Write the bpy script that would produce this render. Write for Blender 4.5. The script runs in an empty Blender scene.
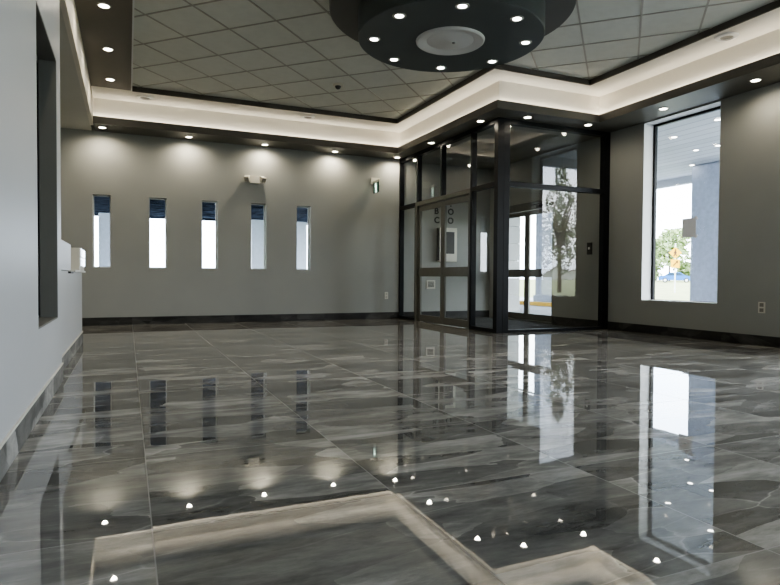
import bpy, bmesh, math, random
from mathutils import Vector, Matrix
random.seed(7)
scene = bpy.context.scene
COL = scene.collection
PI = math.pi

# ------------------------------------------------------------------ helpers
class MB:
    """collects shapes in world coordinates, builds ONE mesh object"""
    def __init__(s): s.bm = bmesh.new()
    def box(s, x0, x1, y0, y1, z0, z1, bev=0.0, rot=None):
        tb = bmesh.new()
        bmesh.ops.create_cube(tb, size=1.0)
        for v in tb.verts:
            v.co = Vector((x0+(v.co.x+.5)*(x1-x0), y0+(v.co.y+.5)*(y1-y0), z0+(v.co.z+.5)*(z1-z0)))
        if bev: bmesh.ops.bevel(tb, geom=list(tb.edges), offset=bev, segments=2, affect='EDGES', profile=.5)
        if rot: bmesh.ops.transform(tb, matrix=rot, verts=tb.verts)
        s.merge(tb); return s
    def merge(s, tb):
        me = bpy.data.meshes.new('t'); tb.to_mesh(me); tb.free()
        s.bm.from_mesh(me); bpy.data.meshes.remove(me)
    def lathe(s, c, prof, n=40, axis='Z', closed=True, ang0=0):
        """prof: list of (r, h); around +axis through c"""
        bm = s.bm; rings = []
        for r, h in prof:
            ring = []
            if r < 1e-6:
                ring = [bm.verts.new(s._ax(c, 0, 0, h, axis))]
            else:
                for k in range(n):
                    a = ang0+2*PI*k/n
                    ring.append(bm.verts.new(s._ax(c, r*math.cos(a), r*math.sin(a), h, axis)))
            rings.append(ring)
        for a, b in zip(rings, rings[1:]):
            for k in range(n):
                k2 = (k+1) % n
                if len(a) == 1 and len(b) == 1: continue
                if len(a) == 1: f = [a[0], b[k2], b[k]]
                elif len(b) == 1: f = [a[k], a[k2], b[0]]
                else: f = [a[k], a[k2], b[k2], b[k]]
                bm.faces.new(f)
        return s
    def _ax(s, c, a, b, h, axis):
        if axis == 'Z': return Vector((c[0]+a, c[1]+b, c[2]+h))
        if axis == 'X': return Vector((c[0]+h, c[1]+a, c[2]+b))
        return Vector((c[0]+a, c[1]+h, c[2]+b))
    def quad(s, *p):
        s.bm.faces.new([s.bm.verts.new(Vector(q)) for q in p]); return s
    def prism(s, poly, y0, y1, axis='Y'):
        """extrude polygon along an axis; poly in the other two coords"""
        def mk(p, h):
            if axis == 'Y': return Vector((p[0], h, p[1]))
            if axis == 'X': return Vector((h, p[0], p[1]))
            return Vector((p[0], p[1], h))
        a = [s.bm.verts.new(mk(p, y0)) for p in poly]; b = [s.bm.verts.new(mk(p, y1)) for p in poly]
        n = len(poly)
        s.bm.faces.new(a); s.bm.faces.new(list(reversed(b)))
        for k in range(n): s.bm.faces.new([a[k], b[k], b[(k+1) % n], a[(k+1) % n]])
        return s
    def tube(s, p0, p1, r0, r1=None, n=10):
        r1 = r0 if r1 is None else r1
        p0 = Vector(p0); p1 = Vector(p1); d = (p1-p0).normalized()
        q = d.to_track_quat('Z', 'Y').to_matrix()
        A = []; B = []
        for k in range(n):
            a = 2*PI*k/n; o = q @ Vector((math.cos(a), math.sin(a), 0))
            A.append(s.bm.verts.new(p0+o*r0)); B.append(s.bm.verts.new(p1+o*r1))
        for k in range(n): s.bm.faces.new([A[k], A[(k+1) % n], B[(k+1) % n], B[k]])
        s.bm.faces.new(list(reversed(A))); s.bm.faces.new(B)
        return s
    def build(s, name, mat, parent=None, origin=None, smooth=False, fixn=True):
        if fixn: bmesh.ops.recalc_face_normals(s.bm, faces=s.bm.faces)
        o0 = Vector(wloc(parent)) if parent else (Vector(origin) if origin else Vector((0, 0, 0)))
        for v in s.bm.verts: v.co -= o0
        me = bpy.data.meshes.new(name); s.bm.to_mesh(me); s.bm.free()
        me.materials.append(mat)
        if smooth:
            for p in me.polygons: p.use_smooth = True
            try: me.set_sharp_from_angle(angle=math.radians(35))
            except Exception: pass
        o = bpy.data.objects.new(name, me); COL.objects.link(o)
        if parent: o.parent = parent
        else: o.location = o0
        return o
def wloc(o):
    l = Vector((0, 0, 0))
    while o: l += o.location; o = o.parent
    return l
def tag(o, label=None, cat=None, group=None, kind=None):
    if label: o['label'] = label
    if cat: o['category'] = cat
    if group: o['group'] = group
    if kind: o['kind'] = kind
    return o
def empty(name, loc, label=None, cat=None, group=None, kind=None):
    o = bpy.data.objects.new(name, None); COL.objects.link(o); o.location = loc
    return tag(o, label, cat, group, kind)
def struct(name, mb, mat, parent=None):
    o = mb.build(name, mat, parent)
    if not parent: o['kind'] = 'structure'
    return o
def copy_tree(o, parent=None):
    c = o.copy(); COL.objects.link(c)
    if parent: c.parent = parent
    for ch in list(o.children): copy_tree(ch, c)
    return c

# ------------------------------------------------------------------ materials
def newmat(name):
    m = bpy.data.materials.new(name); m.use_nodes = True
    nt = m.node_tree; b = nt.nodes['Principled BSDF']
    return m, nt, b
def N(nt, typ, **kw):
    n = nt.nodes.new(typ)
    for k, v in kw.items(): setattr(n, k, v)
    return n
def srgb(r, g, b):
    f = lambda c: (c/255/12.92) if c/255 <= .04045 else ((c/255+.055)/1.055)**2.4
    return (f(r), f(g), f(b), 1)
def paint(name, col, rough=.6, var=.04, scale=3, metal=0, bump=0.0, bscale=200, spec=.5):
    m, nt, b = newmat(name)
    geo = N(nt, 'ShaderNodeNewGeometry')
    no = N(nt, 'ShaderNodeTexNoise'); no.inputs['Scale'].default_value = scale; no.inputs['Detail'].default_value = 4
    nt.links.new(geo.outputs['Position'], no.inputs['Vector'])
    mr = N(nt, 'ShaderNodeMapRange'); mr.inputs['To Min'].default_value = 1-var; mr.inputs['To Max'].default_value = 1+var
    mr.inputs['From Min'].default_value = .3; mr.inputs['From Max'].default_value = .7
    nt.links.new(no.outputs['Fac'], mr.inputs['Value'])
    mx = N(nt, 'ShaderNodeMix', data_type='RGBA', blend_type='MULTIPLY'); mx.inputs['Factor'].default_value = 1
    mx.inputs[6].default_value = col
    nt.links.new(mr.outputs['Result'], mx.inputs[7])
    nt.links.new(mx.outputs[2], b.inputs['Base Color'])
    b.inputs['Roughness'].default_value = rough; b.inputs['Metallic'].default_value = metal
    b.inputs['Specular IOR Level'].default_value = spec
    if bump:
        n2 = N(nt, 'ShaderNodeTexNoise'); n2.inputs['Scale'].default_value = bscale; n2.inputs['Detail'].default_value = 3
        nt.links.new(geo.outputs['Position'], n2.inputs['Vector'])
        bp = N(nt, 'ShaderNodeBump'); bp.inputs['Strength'].default_value = bump; bp.inputs['Distance'].default_value = .01
        nt.links.new(n2.outputs['Fac'], bp.inputs['Height']); nt.links.new(bp.outputs['Normal'], b.inputs['Normal'])
    return m
def emit(name, col, s):
    m, nt, b = newmat(name)
    b.inputs['Base Color'].default_value = (.8, .8, .8, 1)
    b.inputs['Emission Color'].default_value = col; b.inputs['Emission Strength'].default_value = s
    return m
def glass_mat(name, r0=.085, tint=(.965, .98, .97, 1)):
    m, nt, b = newmat(name); nt.nodes.remove(b)
    out = nt.nodes['Material Output']
    geo = N(nt, 'ShaderNodeNewGeometry')
    dp = N(nt, 'ShaderNodeVectorMath', operation='DOT_PRODUCT')
    nt.links.new(geo.outputs['Incoming'], dp.inputs[0]); nt.links.new(geo.outputs['Normal'], dp.inputs[1])
    ab = N(nt, 'ShaderNodeMath', operation='ABSOLUTE'); nt.links.new(dp.outputs['Value'], ab.inputs[0])
    om = N(nt, 'ShaderNodeMath', operation='SUBTRACT'); om.inputs[0].default_value = 1; nt.links.new(ab.outputs[0], om.inputs[1])
    pw = N(nt, 'ShaderNodeMath', operation='POWER'); nt.links.new(om.outputs[0], pw.inputs[0]); pw.inputs[1].default_value = 5
    ma = N(nt, 'ShaderNodeMath', operation='MULTIPLY_ADD'); nt.links.new(pw.outputs[0], ma.inputs[0]); ma.inputs[1].default_value = 1-r0; ma.inputs[2].default_value = r0
    tr = N(nt, 'ShaderNodeBsdfTransparent'); tr.inputs['Color'].default_value = tint
    gl = N(nt, 'ShaderNodeBsdfGlossy'); gl.inputs['Roughness'].default_value = 0.0
    mx = N(nt, 'ShaderNodeMixShader')
    nt.links.new(ma.outputs[0], mx.inputs['Fac']); nt.links.new(tr.outputs[0], mx.inputs[1]); nt.links.new(gl.outputs[0], mx.inputs[2])
    nt.links.new(mx.outputs[0], out.inputs['Surface'])
    return m

def marble(name, base=1.0, tile=True, rough=.012, ior=2.4):
    m, nt, b = newmat(name); L = nt.links.new
    geo = N(nt, 'ShaderNodeNewGeometry')
    sep = N(nt, 'ShaderNodeSeparateXYZ'); L(geo.outputs['Position'], sep.inputs[0])
    def math_(op, a, bb=None, c=None):
        n = N(nt, 'ShaderNodeMath', operation=op)
        for i, q in enumerate((a, bb, c)):
            if q is None: continue
            if isinstance(q, (int, float)): n.inputs[i].default_value = q
            else: L(q, n.inputs[i])
        return n.outputs[0]
    tx = math_('DIVIDE', math_('SUBTRACT', sep.outputs['X'], .085), 1.045)
    ty = math_('DIVIDE', math_('SUBTRACT', sep.outputs['Y'], 2.49), 1.05)
    ix = math_('FLOOR', tx); iy = math_('FLOOR', ty)
    cmb = N(nt, 'ShaderNodeCombineXYZ'); L(ix, cmb.inputs[0]); L(iy, cmb.inputs[1])
    wn = N(nt, 'ShaderNodeTexWhiteNoise', noise_dimensions='3D'); L(cmb.outputs[0], wn.inputs['Vector'])
    # per tile offset of the pattern
    off = N(nt, 'ShaderNodeVectorMath', operation='SCALE'); L(wn.outputs['Color'], off.inputs[0]); off.inputs['Scale'].default_value = 9.0
    add = N(nt, 'ShaderNodeVectorMath', operation='ADD'); L(geo.outputs['Position'], add.inputs[0]); L(off.outputs[0], add.inputs[1])
    # stretch along a diagonal
    mp = N(nt, 'ShaderNodeMapping'); mp.inputs['Rotation'].default_value = (0, 0, math.radians(-24)); mp.inputs['Scale'].default_value = (.8, 2.6, 1) if tile else (.8, .8, 2.4)
    L(add.outputs[0], mp.inputs['Vector'])
    warp = N(nt, 'ShaderNodeTexNoise'); warp.inputs['Scale'].default_value = 1.6; warp.inputs['Detail'].default_value = 5; L(mp.outputs[0], warp.inputs['Vector'])
    ws = N(nt, 'ShaderNodeVectorMath', operation='SCALE'); L(warp.outputs['Color'], ws.inputs[0]); ws.inputs['Scale'].default_value = .30
    wv = N(nt, 'ShaderNodeVectorMath', operation='ADD'); L(mp.outputs[0], wv.inputs[0]); L(ws.outputs[0], wv.inputs[1])
    # facets
    vo = N(nt, 'ShaderNodeTexVoronoi', feature='F1'); vo.inputs['Scale'].default_value = 1.9; L(wv.outputs[0], vo.inputs['Vector'])
    bw = N(nt, 'ShaderNodeSeparateColor'); L(vo.outputs['Color'], bw.inputs[0])
    ve = N(nt, 'ShaderNodeTexVoronoi', feature='DISTANCE_TO_EDGE'); ve.inputs['Scale'].default_value = 1.9; L(wv.outputs[0], ve.inputs['Vector'])
    vein = N(nt, 'ShaderNodeMapRange'); vein.inputs['From Min'].default_value = 0; vein.inputs['From Max'].default_value = .022
    vein.inputs['To Min'].default_value = 1; vein.inputs['To Max'].default_value = 0; L(ve.outputs['Distance'], vein.inputs['Value'])
    vm = N(nt, 'ShaderNodeTexNoise'); vm.inputs['Scale'].default_value = 1.3; L(wv.outputs[0], vm.inputs['Vector'])
    vms = N(nt, 'ShaderNodeMapRange'); vms.inputs['From Min'].default_value = .45; vms.inputs['From Max'].default_value = .7; L(vm.outputs['Fac'], vms.inputs['Value'])
    veinf = math_('MULTIPLY', vein.outputs[0], vms.outputs[0])
    # clouds
    cl = N(nt, 'ShaderNodeTexNoise'); cl.inputs['Scale'].default_value = 2.6; cl.inputs['Detail'].default_value = 12; cl.inputs['Roughness'].default_value = .7
    L(wv.outputs[0], cl.inputs['Vector'])
    clr = N(nt, 'ShaderNodeMapRange'); clr.inputs['From Min'].default_value = .3; clr.inputs['From Max'].default_value = .72; L(cl.outputs['Fac'], clr.inputs['Value'])
    v = math_('ADD', math_('MULTIPLY', bw.outputs[0], .50), math_('MULTIPLY', clr.outputs[0], .50))
    v = math_('ADD', v, math_('MULTIPLY', veinf, .30))
    sm = N(nt, 'ShaderNodeMapping'); sm.inputs['Rotation'].default_value = (0, 0, math.radians(14)); sm.inputs['Scale'].default_value = (1.2, 7, 3); L(add.outputs[0], sm.inputs['Vector'])
    sn = N(nt, 'ShaderNodeTexNoise'); sn.inputs['Scale'].default_value = 1.4; sn.inputs['Detail'].default_value = 8; sn.inputs['Roughness'].default_value = .65; L(sm.outputs[0], sn.inputs['Vector'])
    v = math_('ADD', v, math_('MULTIPLY', math_('SUBTRACT', sn.outputs['Fac'], .5), .5))
    cr = N(nt, 'ShaderNodeValToRGB'); e = cr.color_ramp.elements
    k = base
    e[0].position = .18; e[0].color = (.036*k, .036*k, .0345*k, 1)
    e[1].position = .95; e[1].color = (.20*k, .197*k, .186*k, 1)
    e2 = cr.color_ramp.elements.new(.55); e2.color = (.088*k, .087*k, .0825*k, 1)
    L(v, cr.inputs['Fac'])
    colr = cr.outputs['Color']
    if tile:
        fx = math_('SUBTRACT', tx, ix); fy = math_('SUBTRACT', ty, iy)
        dx = math_('MULTIPLY', math_('MINIMUM', fx, math_('SUBTRACT', 1, fx)), 1.045)
        dy = math_('MULTIPLY', math_('MINIMUM', fy, math_('SUBTRACT', 1, fy)), 1.05)
        d = math_('MINIMUM', dx, dy)
        g = math_('LESS_THAN', d, .0028)
        mx = N(nt, 'ShaderNodeMix', data_type='RGBA'); L(g, mx.inputs['Factor']); L(colr, mx.inputs[6]); mx.inputs[7].default_value = (.10, .097, .09, 1)
        colr = mx.outputs[2]
        rg = math_('MULTIPLY_ADD', g, .4, rough); L(rg, b.inputs['Roughness'])
        # lippage: each tile is tilted a hair, plus slow polish waves
        wt = N(nt, 'ShaderNodeVectorMath', operation='SUBTRACT'); L(wn.outputs['Color'], wt.inputs[0]); wt.inputs[1].default_value = (.5, .5, .5)
        wt2 = N(nt, 'ShaderNodeVectorMath', operation='MULTIPLY'); L(wt.outputs[0], wt2.inputs[0]); wt2.inputs[1].default_value = (.0045, .0045, 0)
        pn = N(nt, 'ShaderNodeTexNoise'); pn.inputs['Scale'].default_value = 4.0; pn.inputs['Detail'].default_value = 2; L(geo.outputs['Position'], pn.inputs['Vector'])
        bp = N(nt, 'ShaderNodeBump'); bp.inputs['Strength'].default_value = .05; bp.inputs['Distance'].default_value = .003; L(pn.outputs['Fac'], bp.inputs['Height'])
        na = N(nt, 'ShaderNodeVectorMath', operation='ADD'); L(bp.outputs['Normal'], na.inputs[0]); L(wt2.outputs[0], na.inputs[1])
        nn = N(nt, 'ShaderNodeVectorMath', operation='NORMALIZE'); L(na.outputs[0], nn.inputs[0])
        L(nn.outputs[0], b.inputs['Normal'])
    else: b.inputs['Roughness'].default_value = rough
    L(colr, b.inputs['Base Color'])
    b.inputs['IOR'].default_value = ior
    return m

M = {}
M['wall'] = paint('wall_greige_paint', srgb(156, 158, 154), .55, .025, 1.5, bump=.03, bscale=120)
M['wall_left'] = paint('wall_white_paint', srgb(190, 192, 194), .42, .02, 1.2, bump=.02, bscale=90)
M['white'] = paint('white_paint', srgb(226, 222, 212), .6, .015)
M['reveal'] = paint('reveal_white', srgb(215, 216, 214), .5, .02)
M['dark'] = paint('charcoal_paint', srgb(86, 84, 77), .45, .05)
M['fascia'] = paint('fascia_lit_tone', srgb(92, 90, 84), .45, .04)  # lighter copy of the soffit charcoal, raised for light on the fascia face
M['step'] = paint('step_trim', srgb(82, 79, 73), .5, .04)
M['taupe_ceiling'] = paint('taupe_ceiling_tone', srgb(92, 88, 79), .6, .03)  # taupe base colour, darker than the white ceiling border
M['soffit_gray'] = paint('soffit_gray_paint', srgb(140, 139, 131), .6, .03)
M['alcove'] = paint('alcove_ceiling_paint', srgb(205, 204, 196), .6, .02)
M['acoustic'] = paint('acoustic_tile', srgb(205, 207, 199), .85, .03, 8, bump=.25, bscale=260)
M['tbar'] = paint('grid_bar', srgb(160, 158, 148), .5, .02)
M['black_metal'] = paint('black_anodised', (.0062, .0070, .0085, 1), .42, .05, 6, spec=.22)
M['bronze'] = paint('bronze_anodised', srgb(112, 112, 106), .4, .04, 10, metal=.2)
M['steel'] = paint('brushed_steel', srgb(150, 150, 146), .35, .04, 30, metal=.8)
M['disc'] = paint('charcoal_satin', (.066, .076, .076, 1), .5, .05, 4)
M['disc_side'] = paint('charcoal_side', (.085, .086, .081, 1), .5, .05, 4)
M['diffuser'] = paint('diffuser_white', srgb(205, 205, 203), .45, .02)
M['plastic'] = paint('white_plastic', srgb(218, 216, 206), .35, .01)
M['offwhite'] = paint('ivory_plastic', srgb(188, 186, 176), .4, .01)
M['bright'] = paint('bright_white', srgb(246, 244, 238), .4, .005)
M['grille'] = paint('grille_gray', srgb(135, 132, 124), .6, .03)
M['blackp'] = paint('black_plastic', (.008, .008, .009, 1), .35, .02)
M['gray_dark'] = paint('dark_gray', srgb(58, 58, 56), .6, .03)
M['glass'] = glass_mat('clear_glass', .105)
M['glass_win'] = glass_mat('window_glass', .03, (.97, .98, .98, 1))
M['floor'] = marble('polished_marble_tile', 2.7)
M['base'] = marble('marble_skirting', .45, tile=False, rough=.4, ior=1.35)
M['base_l'] = marble('marble_skirting_skylit', 2.6, tile=False, rough=.5, ior=1.4)  # same skirting marble, colour raised to stand in for skylight on the left
M['lamp'] = emit('lamp_lens', (1, .93, .80, 1), 9)
M['lamp_cool'] = emit('lamp_lens_cool', (1, .97, .92, 1), 9)
M['ring'] = paint('lamp_ring', srgb(170, 168, 160), .35, .02)
M['mat'] = paint('entrance_mat', (.018, .019, .020, 1), .9, .2, 60, bump=.3, bscale=300)
M['paper'] = paint('paper', srgb(232, 234, 240), .8, .02)
M['tape'] = paint('white_tape', srgb(240, 240, 240), .5, .01)
M['niche'] = paint('niche_gray', srgb(122, 123, 120), .7, .03)

# ------------------------------------------------------------------ key dimensions (metres, camera at 0,0,1)
YB, XR, XL = 13.52, 8.865, -.58
XV, YV = 6.195, 9.202            # glazed vestibule: side plane, front plane
ZS, ZF, ZC, ZT = 3.949, 4.089, 4.461, 4.55
YN = -3.6                        # wall behind the camera
YE = 6.47                        # where the full-height left wall ends
BH = .161

# ------------------------------------------------------------------ floor, walls
struct('floor', MB().box(-4.3, XR+.33, YN-.3, YB+.3, -.2, 0), M['floor'])

def wall_with_holes(name, mat, axis, c0, c1, a0, a1, z0, z1, holes):
    """axis 'X': wall spans x=a0..a1 at y=c0..c1; axis 'Y': spans y at x=c0..c1. holes: (h0,h1,zb,zt)"""
    mb = MB()
    def bx(p0, p1, q0, q1):
        if p1-p0 < 1e-6 or q1-q0 < 1e-6: return
        if axis == 'X': mb.box(p0, p1, c0, c1, q0, q1)
        else: mb.box(c0, c1, p0, p1, q0, q1)
    cur = a0
    for h0, h1, zb, zt in sorted(holes):
        bx(cur, h0, z0, z1); bx(h0, h1, z0, zb); bx(h0, h1, zt, z1); cur = h1
    bx(cur, a1, z0, z1)
    return struct(name, mb, mat)
SL = [(-.646, -.310), (.411, .764), (1.480, 1.809), (2.544, 2.880), (3.590, 3.919)]
SZ0, SZ1 = 1.184, 2.671
wall_with_holes('wall_back', M['wall'], 'X', YB, YB+.22, -4.3, XR, 0, 4.9, [(a, b, SZ0, SZ1) for a, b in SL])
WY0, WY1, WZ0, WZ1 = 6.776, 8.354, .615, 3.930
DY0, DY1, DZ = 10.93, 13.12, 2.86
NW = (.6, 3.9, .615, 3.93)        # the next window along the same wall, beside the camera, widened for daylight
NW_ADDED = (-3.2, -.5, .615, 3.93)  # unseen window added behind the camera to lift the indoor daylight
wall_with_holes('wall_right', M['wall'], 'Y', XR, XR+.30, YN, YB+.22, 0, 4.9, [(WY0, WY1, WZ0, WZ1), (DY0, DY1, 0, DZ), NW, NW_ADDED])
struct('wall_near', MB().box(-4.3, XR, YN-.2, YN, 0, 4.9), M['wall'])
# left wall with a deep service opening
OY0, OY1, OZ0, OZ1 = 4.858, 6.157, .62, 2.938
wall_with_holes('wall_left', M['wall_left'], 'Y', XL-.5, XL, YN, YE, 0, 4.9, [(OY0, OY1, OZ0, OZ1)])
ni = MB(); ni.box(XL-.52, XL-.46, OY0-.05, OY1+.05, OZ0-.05, OZ1+.05)
struct('wall_opening_back', ni, M['gray_dark'])
lin = MB(); x0_, x1_ = XL-.46, XL-.003
lin.box(x0_, x1_, OY1-.012, OY1-.001, OZ0, OZ1); lin.box(x0_, x1_, OY0+.001, OY0+.012, OZ0, OZ1)
lin.box(x0_, x1_, OY0, OY1, OZ1-.012, OZ1-.001); lin.box(x0_, x1_, OY0, OY1, OZ0+.001, OZ0+.012)
struct('trim_1', lin, M['niche'])
wf = MB(); x0_, x1_ = XL-.22, XL-.138
wf.box(x0_, x1_, OY1-.06, OY1-.012, OZ0+.012, OZ1-.012); wf.box(x0_, x1_, OY0+.012, OY0+.06, OZ0+.012, OZ1-.012)
wf.box(x0_, x1_, OY0+.06, OY1-.06, OZ0+.012, OZ0+.03); wf.box(x0_, x1_, OY0+.06, OY1-.06, OZ1-.06, OZ1-.012)
wdw = struct('window_10', wf, M['black_metal'])
MB().quad((XL-.18, OY0+.06, OZ0+.03), (XL-.18, OY1-.06, OZ0+.03), (XL-.18, OY1-.06, OZ1-.06), (XL-.18, OY0+.06, OZ1-.06)).build('glass_pane', M['glass'], wdw)
# half wall beyond, and the wing to the left of it
struct('wall_half', MB().box(-.80, -.635, YE, 10.13, 0, 1.06).box(-.80, -.648, YE, 8.40, 1.07, 1.395, .004), M['wall_left'])
struct('wall_alcove', MB().box(-4.5, -4.3, YE-.2, YB, 0, 4.9).box(-4.3, XL-.5, YE-.2, YE, 0, 4.9), M['wall'])

# ------------------------------------------------------------------ skirting
def skirt(name, x0, x1, y0, y1, mat=None): return struct(name, MB().box(x0, x1, y0, y1, 0, BH, .002), mat or M['base'])
skirt('baseboard_back', -4.3, XV, YB-.012, YB)
skirt('baseboard_vestibule_back', XV+.11, XR, YB-.012, YB)
rb = MB(); rb.box(XR-.012, XR, YN, YV-.01, 0, BH, .002); rb.box(XR-.012, XR, YV+.13, DY0, 0, BH, .002)
struct('baseboard_right', rb, M['base'])
lb = MB(); lb.box(XL, XL+.012, YN, YE, 0, BH, .002); lb.box(-.635, -.623, YE, 10.13, 0, BH, .002); lb.box(XL-.22, XL, YE, YE+.012, 0, BH, .002)
struct('baseboard_left', lb, M['base_l'])
struct('trim_3', MB().box(XL, XL+.014, YN, YE+.002, BH, BH+.012).box(-.635, -.621, YE, 10.13, BH, BH+.012), M['plastic'])

# ------------------------------------------------------------------ ceilings, coves, soffits
TXL, TXV, TXR = .091, 5.512, 7.530
TYB, TYF, TYN = 12.164, 8.327, -2.9
# cove wall planes (fascia front planes are 0.1 m before them)
FB, FVL, FVF, FR = 12.835, 5.835, 8.704, 8.095
CB, CVL, CVF, CR = 12.935, 5.935, 8.805, 8.195
tile = MB()
tile.box(TXL-.02, TXV+.02, TYN, TYB+.02, ZT, ZT+.05)
tile.box(TXV+.02, TXR+.02, TYN, TYF+.02, ZT, ZT+.05)
ceil = struct('ceiling', tile, M['acoustic'])
g = MB(); SP, w = .782, .013
def clip_seg(p, d, rect):
    t0, t1 = -100., 100.
    for k, (lo, hi) in enumerate(((rect[0], rect[1]), (rect[2], rect[3]))):
        u, v = (lo-p[k])/d[k], (hi-p[k])/d[k]
        t0 = max(t0, min(u, v)); t1 = min(t1, max(u, v))
    return (t0, t1) if t1-t0 > .02 else None
E1 = (math.sqrt(.5), math.sqrt(.5)); E2 = (-math.sqrt(.5), math.sqrt(.5))
for (n_, d_, ph_, zb_) in ((E1, E2, .163, .008), (E2, E1, -.259, .006)):
    for k in range(-30, 40):
        o_ = (k+ph_)*SP; p = (n_[0]*o_, n_[1]*o_)
        for rect in ((TXL, TXV, TYN, TYB), (TXV, TXR, TYN, TYF)):
            seg = clip_seg(p, d_, rect)
            if not seg: continue
            t0, t1 = seg
            c0 = [(p[0]+d_[0]*t+n_[0]*q_, p[1]+d_[1]*t+n_[1]*q_) for t, q_ in ((t0, -w), (t1, -w), (t1, w), (t0, w))]
            g.prism(c0, ZT-zb_, ZT+.002, 'Z')
g.build('ceiling_grid', M['tbar'], ceil)
# painted border around the tiles
bd = MB(); t = .06
bd.box(TXL-.7, TXV, TYB, CB+.1, ZC, ZC+t)
bd.box(TXV, CVL+.1, TYF, CB+.1, ZC, ZC+t)
bd.box(CVL+.1, CR+.1, TYF, CVF+.1, ZC, ZC+t)
bd.box(TXR, CR+.1, YN, TYF, ZC, ZC+t)
bd.box(TXL, TXR, YN, TYN, ZC, ZC+t)
struct('ceiling_border', bd, M['white'])
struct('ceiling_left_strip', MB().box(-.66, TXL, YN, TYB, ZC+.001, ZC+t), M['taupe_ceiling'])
# dark step trim round the tile field
st = MB(); q = .022
st.box(TXL, TXV, TYB-.001, TYB+q, ZC-.006, ZT+.02)
st.box(TXV-.001, TXV+q, TYF, TYB+q, ZC-.006, ZT+.02)
st.box(TXV, TXR, TYF-.001, TYF+q, ZC-.006, ZT+.02)
st.box(TXR-.001, TXR+q, TYN, TYF+q, ZC-.006, ZT+.02)
st.box(TXL, TXR, TYN-q, TYN, ZC-.006, ZT+.02)
struct('trim_4', st, M['step'])
struct('trim_5', MB().box(TXL-q, TXL+.001, TYN, TYB, ZC-.004, ZT+.02), M['reveal'])
# cove walls (white, lit from the trough)
cw = MB()
cw.box(-.60, CVL, CB, CB+.08, ZS+.05, ZC)
cw.box(CVL, CVL+.08, CVF, CB+.08, ZS+.05, ZC)
cw.box(CVL+.08, CR, CVF, CVF+.08, ZS+.05, ZC)
cw.box(CR, CR+.08, YN, CVF+.08, ZS+.05, ZC)
struct('trim_6', cw, M['white'])
# white header face on the left
struct('trim_7', MB().box(-.66, -.600, YE, CB+.08, ZS-.003, ZC), M['white'])
# dark soffits with their lip
so = MB(); lip = .02
so.box(-.60, XV+.1, FB+lip, YB, ZS, ZS+.04)
so.box(FVL+lip, XV+.1, FVF+lip, FB+lip, ZS, ZS+.04)
so.box(XV+.1, XR, FVF+lip, YV+.12, ZS, ZS+.04)
so.box(FR+lip, XR, YN, FVF+lip, ZS, ZS+.04)
struct('trim_8', so, M['dark'])
fa = MB()
fa.box(-.60, FVL+lip, FB, FB+lip, ZS-.001, ZF)
fa.box(FVL, FVL+lip, FVF, FB, ZS-.001, ZF)
fa.box(FVL+lip, FR+lip, FVF, FVF+lip, ZS-.001, ZF)
fa.box(FR, FR+lip, YN, FVF, ZS-.001, ZF)
struct('trim_13', fa, M['fascia'])
struct('ceiling_alcove', MB().box(-4.3, -.655, YE, YB, ZS, ZS+.05), M['alcove'])
struct('ceiling_vestibule', MB().box(XV+.1, XR, YV+.12, YB, ZS-.03, ZS+.03), M['soffit_gray'])
struct('ceiling_roof', MB().box(-4.5, XR+.3, YN-.2, YB+.22, 4.9, 5.0), M['gray_dark'])

# ------------------------------------------------------------------ lamps
def area(loc, rot, sx, sy, power, col=(1, .91, .77), spread=PI):
    l = bpy.data.lights.new('cove_strip', 'AREA'); l.shape = 'RECTANGLE'; l.size = sx; l.size_y = sy; l.energy = power; l.color = col; l.spread = spread
    o = bpy.data.objects.new('cove_strip_light', l); COL.objects.link(o); o.location = loc; o.rotation_euler = rot
    return o
COVE = 1.35                        # watts per metre
zt_ = ZS+.105
def cove(x0, y0, x1, y1, wall):
    L = math.hypot(x1-x0, y1-y0); ax = Vector((x1-x0, y1-y0, 0)).normalized()
    aim = Vector((wall[0]*math.sin(TILT), wall[1]*math.sin(TILT), math.cos(TILT)))
    z = -aim; yv = z.cross(ax)
    o = area((0, 0, 0), (0, 0, 0), L, .05, COVE*L)
    m = Matrix((ax, yv, z)).transposed().to_4x4(); m.translation = Vector(((x0+x1)/2, (y0+y1)/2, zt_)); o.matrix_world = m
TILT = math.radians(18)
cm = .058
cove(-.58, FB+cm, FVL+.06, FB+cm, (0, 1))
cove(FVL+cm, FVF+.06, FVL+cm, FB+.06, (1, 0))
cove(FVL+.06, FVF+cm, FR+.06, FVF+cm, (0, 1))
cove(FR+cm, YN+.1, FR+cm, FVF+.06, (1, 0))

def spot(parent, dz, energy, angle=78, blend=.75, col=(1, .88, .69), r=.035):
    l = bpy.data.lights.new('downlight_beam', 'SPOT'); l.energy = energy; l.spot_size = math.radians(angle); l.spot_blend = blend
    l.color = col; l.shadow_soft_size = r
    o = bpy.data.objects.new('downlight_beam', l); COL.objects.link(o); o.parent = parent; o.location = (0, 0, dz)
    return o
def make_downlight(name, loc, lens, r=.062):
    t = empty(name, loc)
    MB().lathe(loc, [(r, -.002), (r*1.02, -.010), (r*1.28, -.010), (r*1.36, -.004), (r*1.36, .0)], 32).build('trim_ring', M['ring'], t, smooth=True)
    MB().lathe(loc, [(0, -.016), (r*.6, -.014), (r*.9, -.009), (r*1.0, -.002)], 32).build('lens', lens, t, smooth=True)
    return t
proto = make_downlight('recessed_downlight', (-.447, 13.25, ZS), M['lamp'])
proto_used = [False]
def downlight(loc, label, group, energy, angle=78):
    if not proto_used[0]: o = proto; proto_used[0] = True
    else: o = copy_tree(proto_clean)
    o.location = loc; tag(o, label, 'ceiling light', group)
    spot(o, -.03, energy, angle)
    return o
proto_clean = proto
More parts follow.
